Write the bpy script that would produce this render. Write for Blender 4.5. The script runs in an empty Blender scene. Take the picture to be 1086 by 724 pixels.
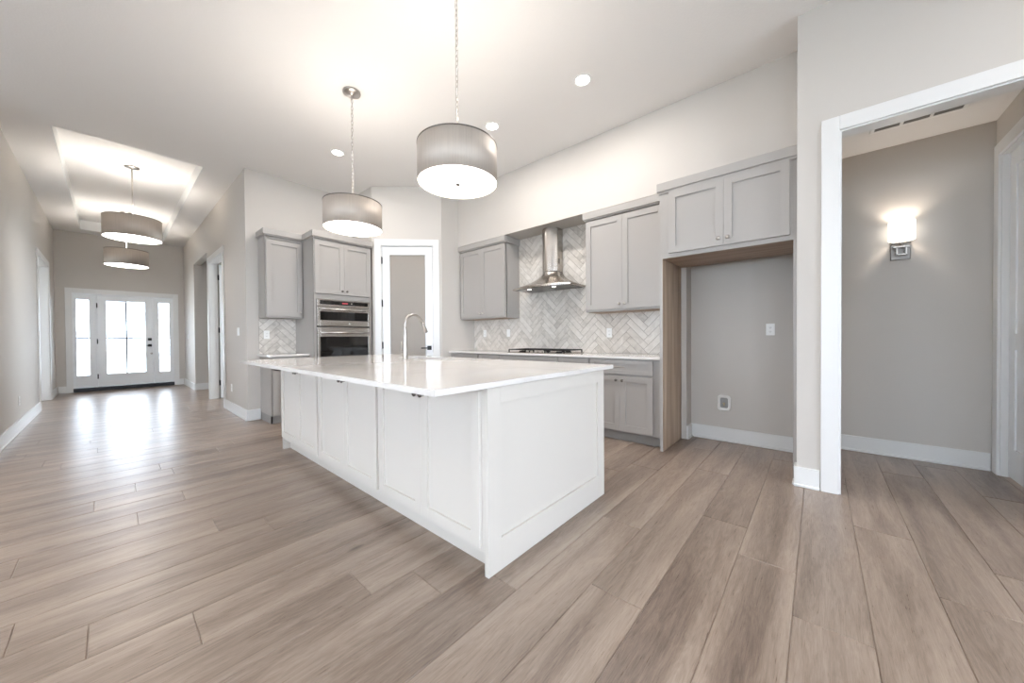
import bpy, bmesh, math, random
from mathutils import Vector, Matrix
random.seed(7)
sc = bpy.context.scene
COL = sc.collection
PI = math.pi

# ------------------------------------------------------------------ camera
F_PX, YAW, PITCH, ROLL, CAM_H = 371.889, 48.834, -0.643, -0.418, 1.119
cy_, sy_ = math.cos(math.radians(YAW)), math.sin(math.radians(YAW))
cp_, sp_ = math.cos(math.radians(PITCH)), math.sin(math.radians(PITCH))
FW = Vector((sy_ * cp_, cy_ * cp_, sp_)); RT = Vector((cy_, -sy_, 0)); UP = RT.cross(FW)
r_ = math.radians(ROLL)
R2 = RT * math.cos(r_) + UP * math.sin(r_); U2 = -RT * math.sin(r_) + UP * math.cos(r_)
cd = bpy.data.cameras.new('camera'); cam = bpy.data.objects.new('camera', cd); COL.objects.link(cam)
cd.sensor_width = 36; cd.lens = F_PX / 1086 * 36; cd.clip_start = .02; cd.clip_end = 300
m3 = Matrix((R2, U2, -FW)).transposed()
cam.matrix_world = Matrix.Translation((0, 0, CAM_H)) @ m3.to_4x4()
sc.camera = cam

# ------------------------------------------------------------------ world, exposure
SKY = 8.0
EXPOSURE = 0.5
W_CAN, W_PEND, W_HALL, W_SCONCE = 14, 7, 5, 4.5
w = bpy.data.worlds.new('world'); sc.world = w; w.use_nodes = True
bg = w.node_tree.nodes['Background']
bg.inputs[0].default_value = (.79, .895, 1.0, 1); bg.inputs[1].default_value = SKY
sc.view_settings.view_transform = 'Standard'; sc.view_settings.look = 'None'
sc.view_settings.gamma = 1; sc.view_settings.exposure = EXPOSURE
sc.view_settings.use_curve_mapping = False
sc.cycles.max_bounces = 10; sc.cycles.diffuse_bounces = 7; sc.cycles.glossy_bounces = 5
sc.cycles.transmission_bounces = 8; sc.cycles.sample_clamp_indirect = 6
sc.cycles.caustics_reflective = False; sc.cycles.caustics_refractive = False
WARM = (1.0, .945, .90)

# ------------------------------------------------------------------ materials
def srgb(r, g, b):
    f = lambda c: (c / 255 / 12.92) if c / 255 <= .04045 else ((c / 255 + .055) / 1.055) ** 2.4
    return (f(r), f(g), f(b), 1)

def mat(name, col, rough=.5, metal=0., spec=.5, emit=0., ecol=None, trans=0., bump=0., bscale=200, var=0., coat=0.):
    m = bpy.data.materials.new(name); m.use_nodes = True
    n = m.node_tree.nodes; l = m.node_tree.links; b = n['Principled BSDF']
    b.inputs['Base Color'].default_value = col
    b.inputs['Roughness'].default_value = rough; b.inputs['Metallic'].default_value = metal
    b.inputs['Specular IOR Level'].default_value = spec
    b.inputs['Transmission Weight'].default_value = trans
    b.inputs['Coat Weight'].default_value = coat
    if emit:
        b.inputs['Emission Color'].default_value = ecol or (1, 1, 1, 1)
        b.inputs['Emission Strength'].default_value = emit
    if bump or var:
        tc = n.new('ShaderNodeTexCoord')
        nz = n.new('ShaderNodeTexNoise'); nz.inputs['Scale'].default_value = bscale; nz.inputs['Detail'].default_value = 3
        l.new(tc.outputs['Object'], nz.inputs['Vector'])
        if bump:
            bp = n.new('ShaderNodeBump'); bp.inputs['Strength'].default_value = bump; bp.inputs['Distance'].default_value = .002
            l.new(nz.outputs[0], bp.inputs['Height']); l.new(bp.outputs[0], b.inputs['Normal'])
        if var:
            nz2 = n.new('ShaderNodeTexNoise'); nz2.inputs['Scale'].default_value = 3
            l.new(tc.outputs['Object'], nz2.inputs['Vector'])
            mx = n.new('ShaderNodeMix'); mx.data_type = 'RGBA'
            mx.inputs['A'].default_value = tuple(c * (1 - var) for c in col[:3]) + (1,)
            mx.inputs['B'].default_value = tuple(min(1, c * (1 + var)) for c in col[:3]) + (1,)
            l.new(nz2.outputs[0], mx.inputs['Factor']); l.new(mx.outputs['Result'], b.inputs['Base Color'])
    return m

M = {}
M['wall'] = mat('greige_paint', srgb(200, 195, 189), .7, bump=.15, bscale=350)
M['ceil'] = mat('ceiling_paint', srgb(232, 230, 228), .85, bump=.5, bscale=60)
M['trim'] = mat('white_trim_paint', srgb(224, 224, 223), .35, bump=.03, bscale=40)
M['door'] = mat('white_door_paint', srgb(232, 234, 236), .3, bump=.03, bscale=40)
M['gray'] = mat('gray_cabinet_paint', srgb(168, 164, 160), .38, bump=.03, bscale=60)
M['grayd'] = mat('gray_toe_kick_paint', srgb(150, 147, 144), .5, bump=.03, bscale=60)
M['isl'] = mat('white_island_paint', srgb(211, 206, 199), .35, bump=.03, bscale=60)
M['nickel'] = mat('brushed_nickel', srgb(190, 184, 178), .28, 1., bump=.05, bscale=90)
M['nickd'] = mat('dark_nickel', srgb(120, 115, 110), .3, 1., bump=.05, bscale=90)
M['black'] = mat('black_metal', srgb(22, 22, 23), .4, .3, bump=.05, bscale=90)
M['iron'] = mat('cast_iron', srgb(28, 27, 27), .6, .2, bump=.2, bscale=200)
M['dglass'] = mat('black_oven_glass', srgb(14, 14, 15), .06, 0, .8, var=.05)
M['sill'] = mat('dark_sill', srgb(30, 32, 36), .5, bump=.1)
M['plate'] = mat('white_plastic', srgb(240, 240, 238), .35, bump=.02)
M['slotl'] = mat('shaded_slot', srgb(150, 149, 146), .6, bump=.02)
M['slot'] = mat('dark_slot', srgb(70, 68, 66), .6, bump=.02)
M['grout'] = mat('tile_grout', srgb(150, 141, 130), .85, bump=.3, bscale=300)
M['diff'] = mat('glowing_diffuser', srgb(250, 248, 244), .6, emit=5, ecol=(1, .95, .90, 1), bump=.02)
M['diffh'] = mat('glowing_hall_diffuser', srgb(250, 248, 244), .6, emit=7.5, ecol=(1, .97, .94, 1), bump=.02)
M['can'] = mat('recessed_lens', srgb(255, 255, 255), .6, emit=9, ecol=(1, .96, .9, 1), bump=.02)
M['hoodlamp'] = mat('hood_lamp_lens', srgb(255, 255, 255), .6, emit=5, ecol=(1, .95, .86, 1), bump=.02)
M['sshade'] = mat('lit_fabric_shade', srgb(250, 246, 240), .8, emit=2.2, ecol=(1, .95, .87, 1), bump=.3, bscale=400)
M['redled'] = mat('clock_display', srgb(60, 10, 12), .3, emit=.5, ecol=(.8, .12, .15, 1), bump=.02)
M['sinkm'] = mat('sink_steel', srgb(105, 102, 99), .35, 1., bump=.05, bscale=90)
M['copper'] = mat('valve_brass', srgb(190, 175, 150), .3, 1., bump=.05)
M['concrete'] = mat('pale_concrete', srgb(222, 223, 224), .9, bump=.3, bscale=30, var=.06)
M['lawn'] = mat('pale_bounce_lawn', srgb(215, 216, 212), .95, bump=.5, bscale=40, var=.12)  # ground made extra pale to bounce daylight up to the ceiling
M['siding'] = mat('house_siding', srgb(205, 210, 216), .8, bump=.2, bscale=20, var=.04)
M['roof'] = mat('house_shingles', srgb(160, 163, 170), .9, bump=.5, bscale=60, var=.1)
M['shadein'] = mat('white_shade_lining', srgb(245, 242, 236), .8, bump=.02)

def glass_mat(name, col, rough, mixd):
    """thin clear pane: mostly transparent with a glossy skin, so daylight passes cleanly"""
    m = bpy.data.materials.new(name); m.use_nodes = True
    n = m.node_tree.nodes; l = m.node_tree.links; n.clear()
    o = n.new('ShaderNodeOutputMaterial'); t = n.new('ShaderNodeBsdfTransparent'); g = n.new('ShaderNodeBsdfGlossy')
    t.inputs[0].default_value = col; g.inputs['Roughness'].default_value = rough
    fr = n.new('ShaderNodeFresnel'); fr.inputs[0].default_value = 1.45
    mx = n.new('ShaderNodeMixShader'); l.new(fr.outputs[0], mx.inputs[0]); l.new(t.outputs[0], mx.inputs[1]); l.new(g.outputs[0], mx.inputs[2])
    l.new(mx.outputs[0], o.inputs[0]); return m
M['glass'] = glass_mat('window_glass', (.97, .98, 1, 1), .02, 0)

def frosted():
    m = bpy.data.materials.new('frosted_glass'); m.use_nodes = True
    b = m.node_tree.nodes['Principled BSDF']
    b.inputs['Base Color'].default_value = srgb(205, 196, 186)
    b.inputs['Roughness'].default_value = .35; b.inputs['Transmission Weight'].default_value = .45; b.inputs['IOR'].default_value = 1.3
    n = m.node_tree.nodes; l = m.node_tree.links
    nz = n.new('ShaderNodeTexNoise'); nz.inputs['Scale'].default_value = 260
    bp = n.new('ShaderNodeBump'); bp.inputs['Strength'].default_value = .15; bp.inputs['Distance'].default_value = .002
    l.new(nz.outputs[0], bp.inputs['Height']); l.new(bp.outputs[0], b.inputs['Normal'])
    return m
M['frost'] = frosted()

def steel(name, col, rough, axis):
    m = bpy.data.materials.new(name); m.use_nodes = True
    n = m.node_tree.nodes; l = m.node_tree.links; b = n['Principled BSDF']
    b.inputs['Metallic'].default_value = 1; b.inputs['Roughness'].default_value = rough
    tc = n.new('ShaderNodeTexCoord'); mp = n.new('ShaderNodeMapping')
    s = [300, 300, 300]; s[axis] = 4; mp.inputs['Scale'].default_value = s
    nz = n.new('ShaderNodeTexNoise'); nz.inputs['Scale'].default_value = 1
    l.new(tc.outputs['Object'], mp.inputs[0]); l.new(mp.outputs[0], nz.inputs['Vector'])
    cr = n.new('ShaderNodeValToRGB'); cr.color_ramp.elements[0].position = .3; cr.color_ramp.elements[1].position = .7
    cr.color_ramp.elements[0].color = tuple(c * .88 for c in col[:3]) + (1,); cr.color_ramp.elements[1].color = col
    l.new(nz.outputs[0], cr.inputs[0]); l.new(cr.outputs[0], b.inputs['Base Color'])
    bp = n.new('ShaderNodeBump'); bp.inputs['Strength'].default_value = .06; bp.inputs['Distance'].default_value = .001
    l.new(nz.outputs[0], bp.inputs['Height']); l.new(bp.outputs[0], b.inputs['Normal'])
    return m
M['steel'] = steel('brushed_stainless', srgb(196, 190, 183), .25, 0)
M['steelv'] = steel('brushed_stainless_vertical', srgb(196, 190, 183), .27, 2)
M['shadem'] = steel('brushed_silver_shade', srgb(198, 188, 178), .62, 2)
M['shadem'].node_tree.nodes['Principled BSDF'].inputs['Metallic'].default_value = .6

def quartz():
    m = mat('white_quartz', srgb(240, 238, 234), .07, spec=.6)
    n = m.node_tree.nodes; l = m.node_tree.links; b = n['Principled BSDF']
    tc = n.new('ShaderNodeTexCoord')
    a = n.new('ShaderNodeTexNoise'); a.inputs['Scale'].default_value = 1.1; a.inputs['Detail'].default_value = 5; a.inputs['Distortion'].default_value = 1.2
    l.new(tc.outputs['Object'], a.inputs['Vector'])
    cr = n.new('ShaderNodeValToRGB'); e = cr.color_ramp.elements
    e[0].position = .46; e[0].color = srgb(228, 224, 220); e[1].position = .54; e[1].color = srgb(228, 224, 220)
    k = e.new(.5); k.color = srgb(222, 218, 214)
    l.new(a.outputs[0], cr.inputs[0]); l.new(cr.outputs[0], b.inputs['Base Color'])
    return m
M['quartz'] = quartz()

def wood(name, c0, c1, axis, sc_=1.):
    m = bpy.data.materials.new(name); m.use_nodes = True
    n = m.node_tree.nodes; l = m.node_tree.links; b = n['Principled BSDF']; b.inputs['Roughness'].default_value = .5
    tc = n.new('ShaderNodeTexCoord'); mp = n.new('ShaderNodeMapping')
    s = [16 * sc_] * 3; s[axis] = .8; mp.inputs['Scale'].default_value = s
    nz = n.new('ShaderNodeTexNoise'); nz.inputs['Scale'].default_value = 1; nz.inputs['Detail'].default_value = 6; nz.inputs['Distortion'].default_value = .4
    l.new(tc.outputs['Object'], mp.inputs[0]); l.new(mp.outputs[0], nz.inputs['Vector'])
    cr = n.new('ShaderNodeValToRGB'); cr.color_ramp.elements[0].position = .3; cr.color_ramp.elements[1].position = .7
    cr.color_ramp.elements[0].color = c0; cr.color_ramp.elements[1].color = c1
    l.new(nz.outputs[0], cr.inputs[0]); l.new(cr.outputs[0], b.inputs['Base Color'])
    return m
M['woodv'] = wood('walnut_laminate_vertical', srgb(128, 106, 88), srgb(182, 160, 138), 2)
M['woodh'] = wood('walnut_laminate', srgb(138, 116, 98), srgb(180, 158, 138), 0)

def floor_mat():
    m = bpy.data.materials.new('oak_plank_floor'); m.use_nodes = True
    n = m.node_tree.nodes; l = m.node_tree.links; b = n['Principled BSDF']; b.inputs['Specular IOR Level'].default_value = .75
    tc = n.new('ShaderNodeTexCoord'); at = n.new('ShaderNodeVertexColor'); at.layer_name = 'plank'
    sx = n.new('ShaderNodeSeparateColor'); l.new(at.outputs[0], sx.inputs[0])
    off = n.new('ShaderNodeVectorMath'); off.operation = 'SCALE'; off.inputs['Scale'].default_value = 37.
    l.new(at.outputs[0], off.inputs[0])
    add = n.new('ShaderNodeVectorMath'); add.operation = 'ADD'
    l.new(tc.outputs['Object'], add.inputs[0]); l.new(off.outputs[0], add.inputs[1])
    def noise(scale, detail, rough, dist):
        mp = n.new('ShaderNodeMapping'); mp.inputs['Scale'].default_value = scale
        l.new(add.outputs[0], mp.inputs[0])
        z = n.new('ShaderNodeTexNoise'); z.inputs['Scale'].default_value = 1
        z.inputs['Detail'].default_value = detail; z.inputs['Roughness'].default_value = rough; z.inputs['Distortion'].default_value = dist
        l.new(mp.outputs[0], z.inputs['Vector']); return z
    broad = noise((.7, 7, 1), 2, .45, .6)       # dark heartwood bands along the board
    fine = noise((12, 260, 1), 5, .7, .6)      # fibre
    patch = noise((2.6, 20, 1), 7, .65, 3.0)    # cathedral grain
    def math_(op, a, bb):
        q = n.new('ShaderNodeMath'); q.operation = op
        for i, v in enumerate((a, bb)):
            if isinstance(v, (int, float)): q.inputs[i].default_value = v
            else: l.new(v, q.inputs[i])
        return q.outputs[0]
    v = math_('ADD', math_('MULTIPLY', broad.outputs[0], .62), math_('MULTIPLY', patch.outputs[0], .40))
    v = math_('ADD', v, math_('MULTIPLY', fine.outputs[0], .36))
    v = math_('ADD', v, math_('MULTIPLY', sx.outputs[0], .06))
    v = math_('SUBTRACT', v, .25)
    cr = n.new('ShaderNodeValToRGB'); e = cr.color_ramp.elements
    e[0].position = .24; e[0].color = srgb(98, 83, 73); e[1].position = .76; e[1].color = srgb(180, 164, 150)
    k = e.new(.42); k.color = srgb(137, 120, 107); k = e.new(.56); k.color = srgb(159, 142, 128)
    l.new(v, cr.inputs[0])
    # small dark knots
    mpk = n.new('ShaderNodeMapping'); mpk.inputs['Scale'].default_value = (1.4, 3.4, 1); l.new(add.outputs[0], mpk.inputs[0])
    vo = n.new('ShaderNodeTexVoronoi'); vo.inputs['Scale'].default_value = 1; l.new(mpk.outputs[0], vo.inputs['Vector'])
    kr = n.new('ShaderNodeValToRGB'); kr.color_ramp.elements[0].position = .015; kr.color_ramp.elements[0].color = (.35, .33, .32, 1)
    kr.color_ramp.elements[1].position = .075; kr.color_ramp.elements[1].color = (1, 1, 1, 1)
    l.new(vo.outputs['Distance'], kr.inputs[0])
    mk = n.new('ShaderNodeMix'); mk.data_type = 'RGBA'; mk.blend_type = 'MULTIPLY'; mk.inputs['Factor'].default_value = .8
    l.new(cr.outputs[0], mk.inputs['A']); l.new(kr.outputs[0], mk.inputs['B'])
    l.new(mk.outputs['Result'], b.inputs['Base Color'])
    rr = n.new('ShaderNodeMapRange'); rr.inputs['To Min'].default_value = .22; rr.inputs['To Max'].default_value = .38
    l.new(fine.outputs[0], rr.inputs['Value']); l.new(rr.outputs[0], b.inputs['Roughness'])
    bp = n.new('ShaderNodeBump'); bp.inputs['Strength'].default_value = .22; bp.inputs['Distance'].default_value = .003
    l.new(v, bp.inputs['Height']); l.new(bp.outputs[0], b.inputs['Normal'])
    return m
M['floor'] = floor_mat()

def tile_mat():
    m = bpy.data.materials.new('glazed_herringbone_tile'); m.use_nodes = True
    n = m.node_tree.nodes; l = m.node_tree.links; b = n['Principled BSDF']; b.inputs['Roughness'].default_value = .22
    at = n.new('ShaderNodeVertexColor'); at.layer_name = 'plank'; tc = n.new('ShaderNodeTexCoord')
    sx = n.new('ShaderNodeSeparateColor'); l.new(at.outputs[0], sx.inputs[0])
    nz = n.new('ShaderNodeTexNoise'); nz.inputs['Scale'].default_value = 9; nz.inputs['Detail'].default_value = 5; nz.inputs['Distortion'].default_value = 1.5
    ad = n.new('ShaderNodeVectorMath'); l.new(tc.outputs['Object'], ad.inputs[0]); l.new(at.outputs[0], ad.inputs[1])
    sc2 = n.new('ShaderNodeVectorMath'); sc2.operation = 'SCALE'; sc2.inputs['Scale'].default_value = 1; l.new(ad.outputs[0], sc2.inputs[0])
    l.new(sc2.outputs[0], nz.inputs['Vector'])
    a = n.new('ShaderNodeMath'); a.operation = 'MULTIPLY'; a.inputs[1].default_value = .38; l.new(sx.outputs[0], a.inputs[0])
    c = n.new('ShaderNodeMath'); c.operation = 'ADD'; l.new(a.outputs[0], c.inputs[0]); l.new(nz.outputs[0], c.inputs[1])
    cr = n.new('ShaderNodeValToRGB'); e = cr.color_ramp.elements
    e[0].position = .35; e[0].color = srgb(188, 182, 174); e[1].position = .95; e[1].color = srgb(228, 223, 216)
    k = e.new(.6); k.color = srgb(212, 206, 198)
    l.new(c.outputs[0], cr.inputs[0]); l.new(cr.outputs[0], b.inputs['Base Color'])
    bp = n.new('ShaderNodeBump'); bp.inputs['Strength'].default_value = .2; bp.inputs['Distance'].default_value = .003
    l.new(nz.outputs[0], bp.inputs['Height']); l.new(bp.outputs[0], b.inputs['Normal'])
    return m
M['tile'] = tile_mat()

# ------------------------------------------------------------------ mesh helpers
class MB:
    def __init__(s): s.bm = bmesh.new()
    def _face(s, vs, smooth=False):
        try:
            f = s.bm.faces.new(vs); f.smooth = smooth; return f
        except ValueError: return None
    def box(s, x0, x1, y0, y1, z0, z1, bev=0.):
        if x0 > x1: x0, x1 = x1, x0
        if y0 > y1: y0, y1 = y1, y0
        if z0 > z1: z0, z1 = z1, z0
        v = [s.bm.verts.new(p) for p in ((x0,y0,z0),(x1,y0,z0),(x1,y1,z0),(x0,y1,z0),(x0,y0,z1),(x1,y0,z1),(x1,y1,z1),(x0,y1,z1))]
        fs = [s._face([v[i] for i in q]) for q in ((0,3,2,1),(4,5,6,7),(0,1,5,4),(1,2,6,5),(2,3,7,6),(3,0,4,7))]
        if bev > 0:
            es = list({e for f in fs for e in f.edges})
            bmesh.ops.bevel(s.bm, geom=es, offset=bev, segments=2, profile=.5, affect='EDGES')
        return s
    def prism(s, poly, z0, z1, bev=0., smooth=False):
        """poly: list of (x, y) counter-clockwise"""
        a = [s.bm.verts.new((x, y, z0)) for x, y in poly]; b = [s.bm.verts.new((x, y, z1)) for x, y in poly]
        fs = [s._face(a[::-1]), s._face(b)]
        for i in range(len(poly)):
            j = (i + 1) % len(poly); fs.append(s._face([a[i], a[j], b[j], b[i]], smooth))
        if bev > 0:
            es = list({e for f in fs[:2] for e in f.edges}); bmesh.ops.bevel(s.bm, geom=es, offset=bev, segments=2, profile=.5, affect='EDGES')
        return s
    def lathe(s, prof, c=(0,0,0), axis='Z', n=32, smooth=True, sx=1., sy=1.):
        """prof: list of (r, h) along the axis"""
        c = Vector(c); rings = []
        def P(r, h, t):
            a, b = r * math.cos(t) * sx, r * math.sin(t) * sy
            return c + {'Z': Vector((a, b, h)), 'Y': Vector((a, h, b)), 'X': Vector((h, a, b))}[axis]
        for r, h in prof:
            rings.append([s.bm.verts.new(P(0, h, 0))] if r < 1e-7 else [s.bm.verts.new(P(r, h, 2*PI*i/n)) for i in range(n)])
        for A, B in zip(rings, rings[1:]):
            if len(A) == 1 and len(B) == 1: continue
            for i in range(n):
                j = (i + 1) % n
                if len(A) == 1: s._face([A[0], B[i], B[j]], smooth)
                elif len(B) == 1: s._face([A[i], A[j], B[0]], smooth)
                else: s._face([A[i], A[j], B[j], B[i]], smooth)
        return s
    def tube(s, path, rad, n=10, closed=False, cap=True):
        path = [Vector(p) for p in path]; N = len(path); rings = []
        rad = rad if isinstance(rad, (list, tuple)) else [rad] * N
        prev = None
        for i, p in enumerate(path):
            if closed: t = path[(i + 1) % N] - path[i - 1]
            else: t = path[min(i + 1, N - 1)] - path[max(i - 1, 0)]
            t.normalize()
            if prev is None:
                u = t.orthogonal().normalized()
            else:
                u = prev - t * prev.dot(t); u.normalize()
            prev = u; v = t.cross(u)
            rings.append([s.bm.verts.new(p + (u * math.cos(2*PI*k/n) + v * math.sin(2*PI*k/n)) * rad[i]) for k in range(n)])
        for i in range(N if closed else N - 1):
            A, B = rings[i], rings[(i + 1) % N]
            for k in range(n):
                j = (k + 1) % n; s._face([A[k], A[j], B[j], B[k]], True)
        if cap and not closed:
            s._face(rings[0][::-1]); s._face(rings[-1])
        return s
    def build(s, name, m, parent=None, wn=True):
        bmesh.ops.recalc_face_normals(s.bm, faces=s.bm.faces)
        me = bpy.data.meshes.new(name); s.bm.to_mesh(me); s.bm.free()
        me.materials.append(m)
        o = bpy.data.objects.new(name, me); COL.objects.link(o)
        if parent: o.parent = parent
        return o

def tag(o, label, cat, group=None):
    o['label'] = label; o['category'] = cat
    if group: o['group'] = group
    return o
def thing(name, label, cat, loc=(0,0,0), rz=0., group=None):
    o = bpy.data.objects.new(name, None); COL.objects.link(o); o.empty_display_size = .1
    o.location = loc; o.rotation_euler = (0, 0, rz); return tag(o, label, cat, group)
def struct(name, mb, m):
    o = mb.build(name, m); o['kind'] = 'structure'; return o
def struct_empty(name, loc=(0,0,0), rz=0.):
    o = bpy.data.objects.new(name, None); COL.objects.link(o); o.location = loc; o.rotation_euler = (0,0,rz); o['kind'] = 'structure'; return o
def copy_tree(o, parent=None):
    c = o.copy(); COL.objects.link(c)
    if parent: c.parent = parent
    for ch in list(o.children): copy_tree(ch, c)
    return c

# ------------------------------------------------------------------ room dimensions
XL, XR, YF, ZC, YO = -.771, 1.229, 12.083, 3.464, 5.912
ZT = 3.664                                   # tray ceiling
XK, XA, XS, XN = 4.108, 4.294, 3.755, 3.356  # cooktop wall, alcove back, soffit face, opening wall
XH, YH, ZH = 4.727, -1.079, 2.842            # side hall
DX0, DY0, DX1, DY1 = 2.673, 5.183, 3.418, 4.438  # corner pantry diagonal
XW_, YB = -5.2, -4.6                         # great room, behind the camera
T = .12
BBH = .145

# ------------------------------------------------------------------ floor
def build_floor():
    bm = bmesh.new(); lay = bm.loops.layers.float_color.new('plank')
    W, Y0 = .2325, .077
    joints = {-3: 2.31, -2: 2.856, -1: 1.782, 0: 2.11, 1: 2.423, 2: 1.42, 3: 2.01, 4: 1.17, 5: .94, 6: .737, 7: .207,
              8: -.072, 10: .615, 11: .403, 12: -.326, 13: .095, 15: -.09}
    rnd = random.Random(11)
    def area(x0, x1, y0, y1):
        k = math.floor((y0 - Y0) / W)
        while Y0 + k * W < y1:
            a, b = max(y0, Y0 + k * W), min(y1, Y0 + (k + 1) * W)
            L = 1.83
            j = joints.get(k, rnd.uniform(0, L))
            x = j + math.floor((x0 - j) / L) * L
            while x < x1:
                p, q = max(x, x0), min(x + L, x1)
                if q - p > .01 and b - a > .005:
                    g = .0026; h = .0034
                    z1, z2 = rnd.uniform(-.0004, 0), rnd.uniform(-.0004, 0)
                    lo = [(p+g*.4, a+g*.4), (q-g*.4, a+g*.4), (q-g*.4, b-g*.4), (p+g*.4, b-g*.4)]
                    hi = [(p+h, a+h), (q-h, a+h), (q-h, b-h), (p+h, b-h)]
                    zz = [z1, z1, z2, z2]
                    V0 = [bm.verts.new((*c, -.0035)) for c in lo]; V1 = [bm.verts.new((*c, z)) for c, z in zip(hi, zz)]
                    col = (rnd.random(), rnd.random(), rnd.random(), 1)
                    fs = [bm.faces.new(V1)] + [bm.faces.new([V0[i], V0[(i+1)%4], V1[(i+1)%4], V1[i]]) for i in range(4)]
                    for f in fs:
                        for lp in f.loops: lp[lay] = col
                x += L
            k += 1
    area(XW_, 5.0, YB, 5.95)
    area(-2.8, 3.4, 5.95, YF + .02)
    # sub-floor under the joints
    v = [bm.verts.new(p) for p in ((XW_-.1, YB-.1, -.0036), (5.1, YB-.1, -.0036), (5.1, YF+.1, -.0036), (XW_-.1, YF+.1, -.0036))]
    f = bm.faces.new(v)
    for lp in f.loops: lp[lay] = (0, 0, 0, 1)
    v2 = [bm.verts.new((p.co.x, p.co.y, -.12)) for p in v]
    bm.faces.new(v2[::-1])
    for i in range(4): bm.faces.new([v[i], v2[i], v2[(i+1)%4], v[(i+1)%4]])
    me = bpy.data.meshes.new('floor'); bm.to_mesh(me); bm.free(); me.materials.append(M['floor'])
    o = bpy.data.objects.new('floor', me); COL.objects.link(o); o['kind'] = 'structure'
build_floor()

# ------------------------------------------------------------------ ceilings
TX0, TX1, TY0, TY1 = -.408, .865, 6.285, 11.703
c = MB()
c.box(XW_-T, XH+.5, YB-T, TY0, ZC, ZC+.3)
c.box(XW_-T, TX0, TY0, TY1, ZC, ZC+.3); c.box(TX1, XH+.5, TY0, TY1, ZC, ZC+.3); c.box(XW_-T, XH+.5, TY1, YF+T, ZC, ZC+.3)
c.box(TX0-.01, TX1+.01, TY0-.01, TY1+.01, ZT, ZT+.1)
struct('ceiling', c, M['ceil'])
c = MB()
for (a, b, d, e) in ((TX0, TX0+.012, TY0, TY1), (TX1-.012, TX1, TY0, TY1), (TX0, TX1, TY1-.012, TY1), (TX0, TX1, TY0, TY0+.012)):
    c.box(a, b, d, e, ZC-.001, ZT)
struct('trim_tray', c, M['trim'])
c = MB(); c.box(XN+T, XH, YH, -.001, ZH, ZH+.08)
struct('ceiling_side_hall', c, M['ceil'])

# ------------------------------------------------------------------ walls
H = ZC + .02
LD0, LD1, LDZ = 9.49, 10.95, 2.52      # left hall doorway
RD0, RD1, RDZ = 7.38, 8.62, 2.56       # right hall cased doorway
RO0, RO1, ROZ = 8.82, 10.45, 2.79      # right hall drywall opening
c = MB(); c.box(XL-T, XL, YO, LD0, 0, H); c.box(XL-T, XL, LD1, YF, 0, H); c.box(XL-T, XL, LD0, LD1, LDZ, H)
struct('wall_left', c, M['wall'])
FD0, FD1, FDZ = -.545, 1.03, 2.165
c = MB(); c.box(-2.8, FD0, YF, YF+T, 0, H); c.box(FD1, 3.4, YF, YF+T, 0, H); c.box(FD0, FD1, YF, YF+T, FDZ, H)
struct('wall_front', c, M['wall'])
c = MB(); c.box(XR, XR+T, YO+T, RD0, 0, H); c.box(XR, XR+T, RD1, RO0, 0, H); c.box(XR, XR+T, RO1, YF, 0, H)
c.box(XR, XR+T, RD0, RD1, RDZ, H); c.box(XR, XR+T, RO0, RO1, ROZ, H)
struct('wall_right', c, M['wall'])
c = MB(); c.box(XR, DX0+.1, YO, YO+T, 0, H); struct('wall_oven', c, M['wall'])
c = MB(); c.box(DX0, DX0+.1, DY0+.02, YO, 0, H); struct('wall_pantry_side', c, M['wall'])
# diagonal pantry wall, local x runs along the wall, y goes back into the pantry
DL = math.hypot(DX1-DX0, DY1-DY0); DA = math.atan2(DY1-DY0, DX1-DX0)
p0, p1, PZ = .125, .925, 2.56
pw = MB(); pw.box(0, p0, 0, T, 0, H); pw.box(p1, DL, 0, T, 0, H); pw.box(p0, p1, 0, T, PZ, H)
pw = struct('wall_pantry_diagonal', pw, M['wall']); pw.location = (DX0, DY0, 0); pw.rotation_euler = (0, 0, DA)
c = MB(); c.box(DX1, XK+.3, DY1, DY1+T, 0, H); struct('wall_pantry_end', c, M['wall'])
c = MB(); c.box(XK, XK+.32, 1.08, DY1, 0, H); struct('wall_cooktop', c, M['wall'])
c = MB(); c.box(XA, XK+.32, .10, 1.08, 0, H); struct('wall_fridge_alcove', c, M['wall'])
c = MB(); c.box(XS, XK, 1.08, DY1, 2.6, H); c.box(XS, XA, .122, 1.08, 2.6, H); struct('wall_soffit', c, M['wall'])
c = MB(); c.box(XN, XH+T, 0, .122, 0, H); struct('wall_partition', c, M['wall'])
OZ = 2.545
c = MB(); c.box(XN, XN+T, -.104, 0, 0, H); c.box(XN, XN+T, -1.04, -.104, OZ, H); c.box(XN, XN+T, YB, -1.04, 0, H)
struct('wall_opening', c, M['wall'])
c = MB(); c.box(XH, XH+T, YH-T, 0, 0, ZH+.08); struct('wall_hall_back', c, M['wall'])
HD0, HD1, HDZ = 3.74, 4.61, 2.53
c = MB(); c.box(XN+T, HD0, YH-T, YH, 0, ZH+.08); c.box(HD1, XH, YH-T, YH, 0, ZH+.08); c.box(HD0, HD1, YH-T, YH, HDZ, ZH+.08)
struct('wall_hall_side', c, M['wall'])
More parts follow.
